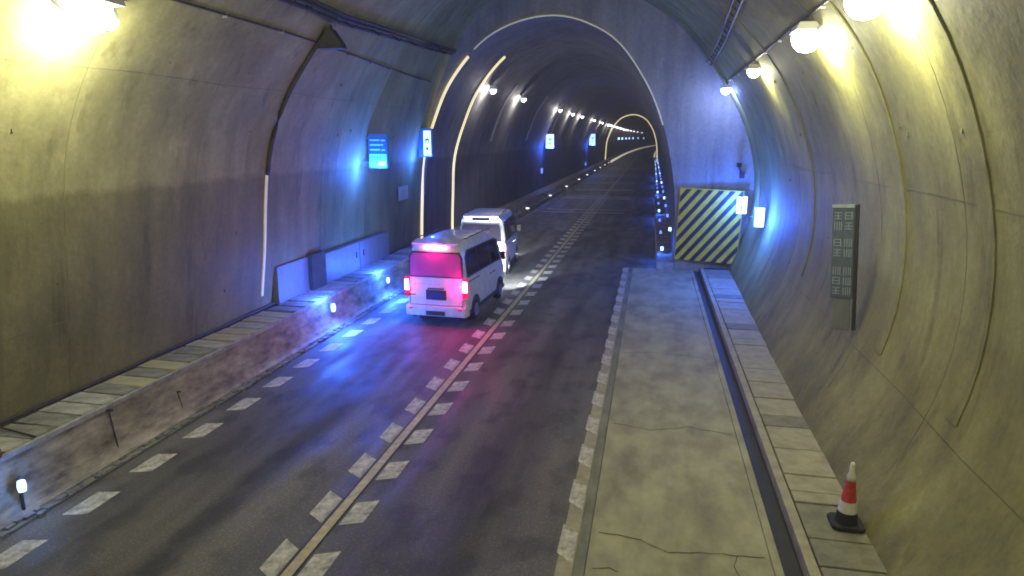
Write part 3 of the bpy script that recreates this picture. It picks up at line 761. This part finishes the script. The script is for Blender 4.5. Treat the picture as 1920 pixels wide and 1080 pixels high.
for xx, yy, zz, w_, h_, pw, lab in ((3.62,28.3,2.5,.19,.68,420,'glowing pale green-white sign box right of the striped board, the left one of the pair'),
                                (3.80,24.8,2.42,.15,.66,750,'glowing white sign box on the right wall, the right one of the pair')):
    o = empty('glowing_sign_box', (xx,yy,zz)); tag(o, lab, 'lit sign', 'pair of glowing sign boxes by the striped board')
    MB().box(-w_-.03,w_+.03,0,.16,-.03,h_+.03).build('housing', M['steel'], o, .01)
    MB().box(-w_,w_,-.014,-.002,0,h_).build('lit_panel', M['signwarm'], o)
    ld = bpy.data.lights.new('sign_glow','POINT'); ld.energy = pw; ld.color = C_BLUE; ld.shadow_soft_size = .15
    l_ = bpy.data.objects.new('sign_glow', ld); COL.objects.link(l_); l_.parent = o; l_.location = (-.35,-.75,.4)
# tall notice sign on the right wall (seen at a slant)
ts = empty('tall_notice_sign', (3.62, 13.2, 2.55)); tag(ts, 'tall slanting blue-grey notice sign with two columns of writing on the right wall', 'sign')
rot = (0, R(-4), R(-28))
ts.rotation_euler = rot
MB().box(-.22,.16,0,.07,0,1.75).build('panel', M['signblue_r'], ts, .01)
MB().box(-.22,.16,-.03,-.002,1.70,1.76).build('top_rim', M['signtext'], ts)
MB().box(.17,.22,-.01,.09,-.6,1.75).build('side_post', M['dark'], ts)
MB().box(-.16,.12,.02,.07,-.62,-.01).build('lower_plate', M['cabinet'], ts)
random.seed(5)
def glyph(cx_, cz, s_, kind):
    mb = MB(); y0, y1 = -.012, -.003
    def bar(x0, x1, z0, z1): mb.box(cx_+x0*s_, cx_+x1*s_, y0, y1, cz+z0*s_, cz+z1*s_)
    if kind == 0:
        for q in (-.4,-.05,.35): bar(-.42,.42,q,q+.09)
        bar(-.05,.05,-.36,.4)
    elif kind == 1:
        for q in (-.4,-.13,.13,.36): bar(q,q+.08,-.5,.5)
    else:
        bar(-.42,.42,.36,.45); bar(-.42,-.33,-.45,.34); bar(.33,.42,-.45,.34); bar(-.3,.3,-.02,.07); bar(-.3,.3,-.4,-.31)
    mb.build('glyph', M['signtext'], ts)
for cx_ in (-.12,.06):
    for i, cz in enumerate((1.55,1.36,1.05,.86,.52,.33,.14)):
        glyph(cx_, cz, .15, (i+(cx_ > 0)*2) % 3 if cz > 1.2 else (1 if cx_ > 0 else i % 3))

cone = empty('traffic_cone', (2.90, 9.22, .18)); cone.scale = (1.12,1.12,1.14); tag(cone, 'red and white traffic cone with black rubber base on the right walkway', 'traffic cone')
MB().prism([(-.19,-.14),(-.14,-.19),(.14,-.19),(.19,-.14),(.19,.14),(.14,.19),(-.14,.19),(-.19,.14)], 0, .045, 'z').build('base', M['rubber'], cone, .006)
def cr(z): return .135-.105*z/.78
def ring(name, m, z0, z1, e=0): MB().lathe([(cr(z0)+e,z0),(cr(z1)+e,z1)], (0,0,0), 24).build(name, m, cone, smooth=False)
ring('lower_sleeve', M['rubber'], .045, .19, .004)
ring('white_band', M['conewhite'], .19, .33, .004)
ring('body', M['conered'], .33, .60)
MB().lathe([(cr(.6)+.004,.60),(cr(.66)+.004,.66),(.033,.70),(.03,.80),(.018,.83)], (0,0,0), 20).build('tip', M['conewhite'], cone, smooth=True)

# ------------------------------------------------------------------ vans
def make_van(name, loc, rz, label, W=1.96, H=2.55, Lg=4.75, lit=True, group=None):
    v = empty(name, loc, rz); tag(v, label, 'van', group)
    hw_ = W/2
    # stations along y (0 = rear): y, zbottom, zbelt, ztop, half width
    st = [(.00,.42,1.28,1.45,.93),(.02,.34,1.30,H-.34,.965),(.10,.30,1.30,H-.10,.985),(.35,.30,1.30,H-.02,1.0),(1.2,.30,1.28,H,1.0),(2.6,.30,1.26,H-.02,1.0),
          (3.35,.30,1.24,H-.12,1.0),(3.75,.30,1.22,H-.36,.99),(4.15,.30,1.20,H-.90,.98),(4.45,.30,1.06,1.22,.95),(4.68,.34,.98,1.06,.90),(Lg,.42,.80,.86,.80)]
    def section(y, zb, zl, zt, k):
        h = hw_*k; up = max(zt-zl, .01); ti = min(.16, up*.16)
        pts = [(-h*.90,zb),(-h,zb+.14),(-h,zl),(-h+ti*.5,zl+up*.5),(-h+ti,zt-.14 if up > .4 else zt-up*.3),(-h+ti+.10,zt-.03 if up > .4 else zt-.01),(-h*.45,zt)]
        return pts+[(-x,z) for x,z in reversed(pts)]
    verts = []; faces = []; n = 14
    for s in st: verts += [(x,s[0],z) for x,z in section(*s)]
    for i in range(len(st)-1):
        for k in range(n):
            a = i*n+k; b = i*n+(k+1)%n; faces.append((a,b,b+n,a+n))
    faces.append(tuple(range(n))); faces.append(tuple(range((len(st)-1)*n,len(st)*n)))
    mb = MB(); mb.v = verts; mb.f = faces
    body = mb.build('body', M['vanpaint'], v, .0, True)
    md = body.modifiers.new('edge','BEVEL'); md.width = .02; md.segments = 2; md.limit_method = 'ANGLE'; md.angle_limit = R(25)
    # rear face details
    def rear(nm, m, x0, x1, z0, z1, y=-.02, d=.03, bev=.006, par=v): return MB().box(x0,x1,y,y+d,z0,z1).build(nm, m, par, bev)
    rg = MB().prism([(-.80,1.50),(.80,1.50),(.78,2.05),(.70,2.18),(-.70,2.18),(-.78,2.05)], -.022, .03, 'y').build('rear_window', M['rearglass_redlit'] if lit else M['vanglass'], v, .01)
    MB().prism([(-.85,1.455),(.85,1.455),(.83,2.08),(.74,2.23),(-.74,2.23),(-.83,2.08)], -.008, .04, 'y').build('window_seal', M['trim'], v, .004)
    MB().tube([(.0,-.05,1.53),(-.38,-.05,1.62)], .012, 5).build('wiper', M['trim'], v)
    # tailgate shut line, built as thin dark strips
    td = rear('tailgate_gap', M['trim'], -.84,-.825,.62,1.45,-.012,.02,0); rear('tailgate_gap', M['trim'], .825,.84,.62,1.45,-.012,.02,0)
    rear('tailgate_gap', M['trim'], -.84,.84,.61,.625,-.010,.02,0)
    rear('number_plate', M['plate'], -.22,.22,.84,.98,-.03,.02,.004)
    rear('plate_recess', M['trim'], -.32,.32,.78,1.08,-.014,.03,.004)
    rear('tailgate_handle', M['chrome'], -.26,.26,1.10,1.15,-.04,.03,.004)
    MB().lathe([(.001,-.01),(.06,-.01),(.065,0),(.001,.008)], (0,0,0), 20).build('emblem', M['chrome'], v)
    em = v.children[-1]; em.rotation_euler = (R(90),0,0); em.location = (0,-.03,1.36); em.scale = (1.3,1,1)
    MB().tube([(-.55,-.12,.27),(-.55,.5,.29)], .03, 8).build('exhaust', M['steel'], v)
    for s in (-1,1): MB().box(min(s*.72,s*.93),max(s*.72,s*.93),.42,.44,.10,.34).build('mud_flap', M['rubber'], v)
    rear('crease', M['vanpaint'], -.78,.78,1.235,1.27,-.02,.03,.01)
    bp = MB().prism([(-.93,-.10),(.93,-.10),(.97,-.02),(.985,.20),(-.985,.20),(-.97,-.02)], .30, .60, 'z').build('rear_bumper', M['vanpaint'], v, .02)
    MB().box(-.30,.30,-.112,-.09,.33,.46).build('bumper_insert', M['trim'], bp, .004)
    for s in (-1,1):
        MB().box(min(s*.70,s*.84),max(s*.70,s*.84),-.115,-.09,.50,.55).build('reflector', M['brakedim'], bp, .003)
        t = MB().prism([(s*.83,.86),(s*.99,.88),(s*.985,1.44),(s*.84,1.46)][::s], -.035, .10, 'y').build('tail_light', M['brakedim'] if lit else M['lens_off'], v, .008)
        MB().prism([(s*.84,1.05),(s*.982,1.05),(s*.98,1.38),(s*.85,1.39)][::s], -.05, .06, 'y').build('brake_lamp', M['brake'] if lit else M['lens_off'], t, .006)
    hb = MB().box(-.34,.34,-.07,.05,2.32,2.43).build('high_brake_light', M['brake'] if lit else M['vanglass'], v, .006)
    sp_ = MB().prism([(-.10,2.50),(.34,2.555),(.34,2.50),(-.06,2.43)], -.70, .70, 'x').build('roof_spoiler', M['vanpaint'], v, .008)
    # sides: windows, doors, wheels
    for s in (-1,1):
        def side(nm, m, pts, off=.006, th=.02):
            """pts (y,z) on the flank, mapped on to the tumblehome"""
            mb = MB()
            def X(yy, zz):
                up = 1.25; h = hw_
                f = max(0, min(1,(zz-1.28)/(H-1.28)))
                return h-(.16*f*1.02)
            k = len(pts); a = [(s*(X(y_,z_)+off), y_, z_) for y_,z_ in pts]; b = [(s*(X(y_,z_)-th), y_, z_) for y_,z_ in pts]
            mb.v = a+b; mb.f = [tuple(range(k)), tuple(range(2*k-1,k-1,-1))]+[(i,(i+1)%k,(i+1)%k+k,i+k) for i in range(k)]
            return mb.build(nm, m, v)
        side('side_window', M['vanglass'], [(.28,1.50),(1.36,1.48),(1.36,2.20),(.50,2.20),(.30,2.02)], .012)
        side('side_window', M['vanglass'], [(1.44,1.48),(2.66,1.46),(2.66,2.19),(1.44,2.20)], .012)
        side('front_side_window', M['vanglass'], [(2.76,1.46),(3.80,1.42),(3.52,2.02),(3.36,2.14),(2.76,2.18)], .012)
        side('window_seal', M['trim'], [(.22,1.45),(3.9,1.38),(3.6,2.04),(3.42,2.19),(.46,2.25),(.25,2.06)], .007)
        for yy in (1.40, 2.71): side('door_gap', M['trim'], [(yy,.45),(yy+.014,.45),(yy+.014,1.46),(yy,1.46)], .004)
        side('slide_rail', M['trim'], [(.3,1.30),(1.4,1.28),(1.4,1.31),(.3,1.33)], .006)
        for yy in (2.48, 2.86): 
            side('door_handle', M['chrome'], [(yy,1.12),(yy+.18,1.12),(yy+.18,1.165),(yy,1.165)], .035, .0)
        side('sill', M['trim'], [(.2,.30),(4.4,.30),(4.4,.42),(.2,.42)], .010)
        MB().box(min(s*1.0,s*1.16),max(s*1.0,s*1.16),3.62,3.70,1.42,1.70).build('mirror', M['trim'], v, .02)
        for yy in (.95, 3.78):
            pts = [(yy+.44*math.cos(a_), .36+.44*math.sin(a_)) for a_ in [math.pi*j/14 for j in range(15)]]
            side('wheel_arch', M['trim'], [(yy-.44,.31)]+[(y_,z_) for y_,z_ in reversed(pts)]+[(yy+.44,.31)], .012)
            wv = MB()
            prof_ = [(.0,0),(.20,0),(.30,.015),(.335,.05),(.34,.14),(.335,.19),(.30,.22),(.0,.22)]
            wv.lathe([(a_,b_-.11) for a_,b_ in prof_], (0,0,0), 24)
            ty = wv.build('wheel', M['rubber'], v, smooth=False); ty.rotation_euler = (0,R(90),0); ty.location = (s*(hw_-.10+.005), yy, .34)
            rm = MB().lathe([(.0,0),(.06,.03),(.17,.0),(.20,.02),(.20,-.02),(0,-.02)], (0,0,.115 if s > 0 else -.115), 16).build('rim', M['steel'], ty)
    # windscreen and front
    MB().quad((-.80,3.80,H-.46+.02),(.80,3.80,H-.46+.02),(.88,4.43,1.30),(-.88,4.43,1.30)).build('windscreen', M['vanglass'], v)
    for s in (-1,1): MB().box(min(s*.55,s*.84),max(s*.55,s*.84),Lg-.06,Lg+.01,.72,.84).build('headlight', M['headlight'], v, .01)
    MB().prism([(-.88,Lg-.12),(.88,Lg-.12),(.80,Lg+.05),(-.80,Lg+.05)], .30, .56, 'z').build('front_bumper', M['trim'], v, .01)
    for s in (-1,1): MB().tube([(s*.74,.5,H+.02),(s*.74,3.2,H-.0)], .018, 6).build('roof_rail', M['trim'], v)
    for s in (-1,1):
        ld = bpy.data.lights.new('headlight_beam','SPOT'); ld.energy = 2200 if lit else 900; ld.color = (.84,.92,1); ld.spot_size = R(95); ld.spot_blend = .8; ld.shadow_soft_size = .06
        l_ = bpy.data.objects.new('headlight_beam', ld); COL.objects.link(l_); l_.parent = v; l_.location = (s*.72, Lg+.09, .80); l_.rotation_euler = (R(91),0,0)
    if lit:
        for x_, z_, p_ in ((-.86,1.22,14),(.86,1.22,75),(0,2.40,62)):
            ld = bpy.data.lights.new('brake_glow','POINT'); ld.energy = p_; ld.color = C_RED; ld.shadow_soft_size = .08
            l_ = bpy.data.objects.new('brake_glow', ld); COL.objects.link(l_); l_.parent = v; l_.location = (x_,-.10,z_)
    return v
make_van('minibus', (-6.12, 18.45, 0), R(-2.5), 'white high-roof minibus in the left lane with its red brake lights on, the nearer vehicle', W=1.86, H=2.55, Lg=4.25)
make_van('panel_van', (-6.50, 25.4, 0), R(4.5), 'white van half hidden in front of the minibus, the farther vehicle', W=1.94, H=2.55, Lg=3.9, lit=False)

# ------------------------------------------------------------------ thin haze volume added so that the lamps show a glow
hz = MB().box(-12.2, 30, -26, 720, -1.7, 13.2).build('added_glow_haze', None); hz['kind'] = 'stuff'
hm = bpy.data.materials.new('added_glow_haze_air'); hm.use_nodes = True; t = hm.node_tree; t.nodes.clear()
vo = t.nodes.new('ShaderNodeOutputMaterial'); vp = t.nodes.new('ShaderNodeVolumePrincipled')
vp.inputs['Density'].default_value = .0022; vp.inputs['Color'].default_value = (.9,.9,.92,1); vp.inputs['Anisotropy'].default_value = .3
t.links.new(vp.outputs[0], vo.inputs['Volume']); hz.data.materials.append(hm)
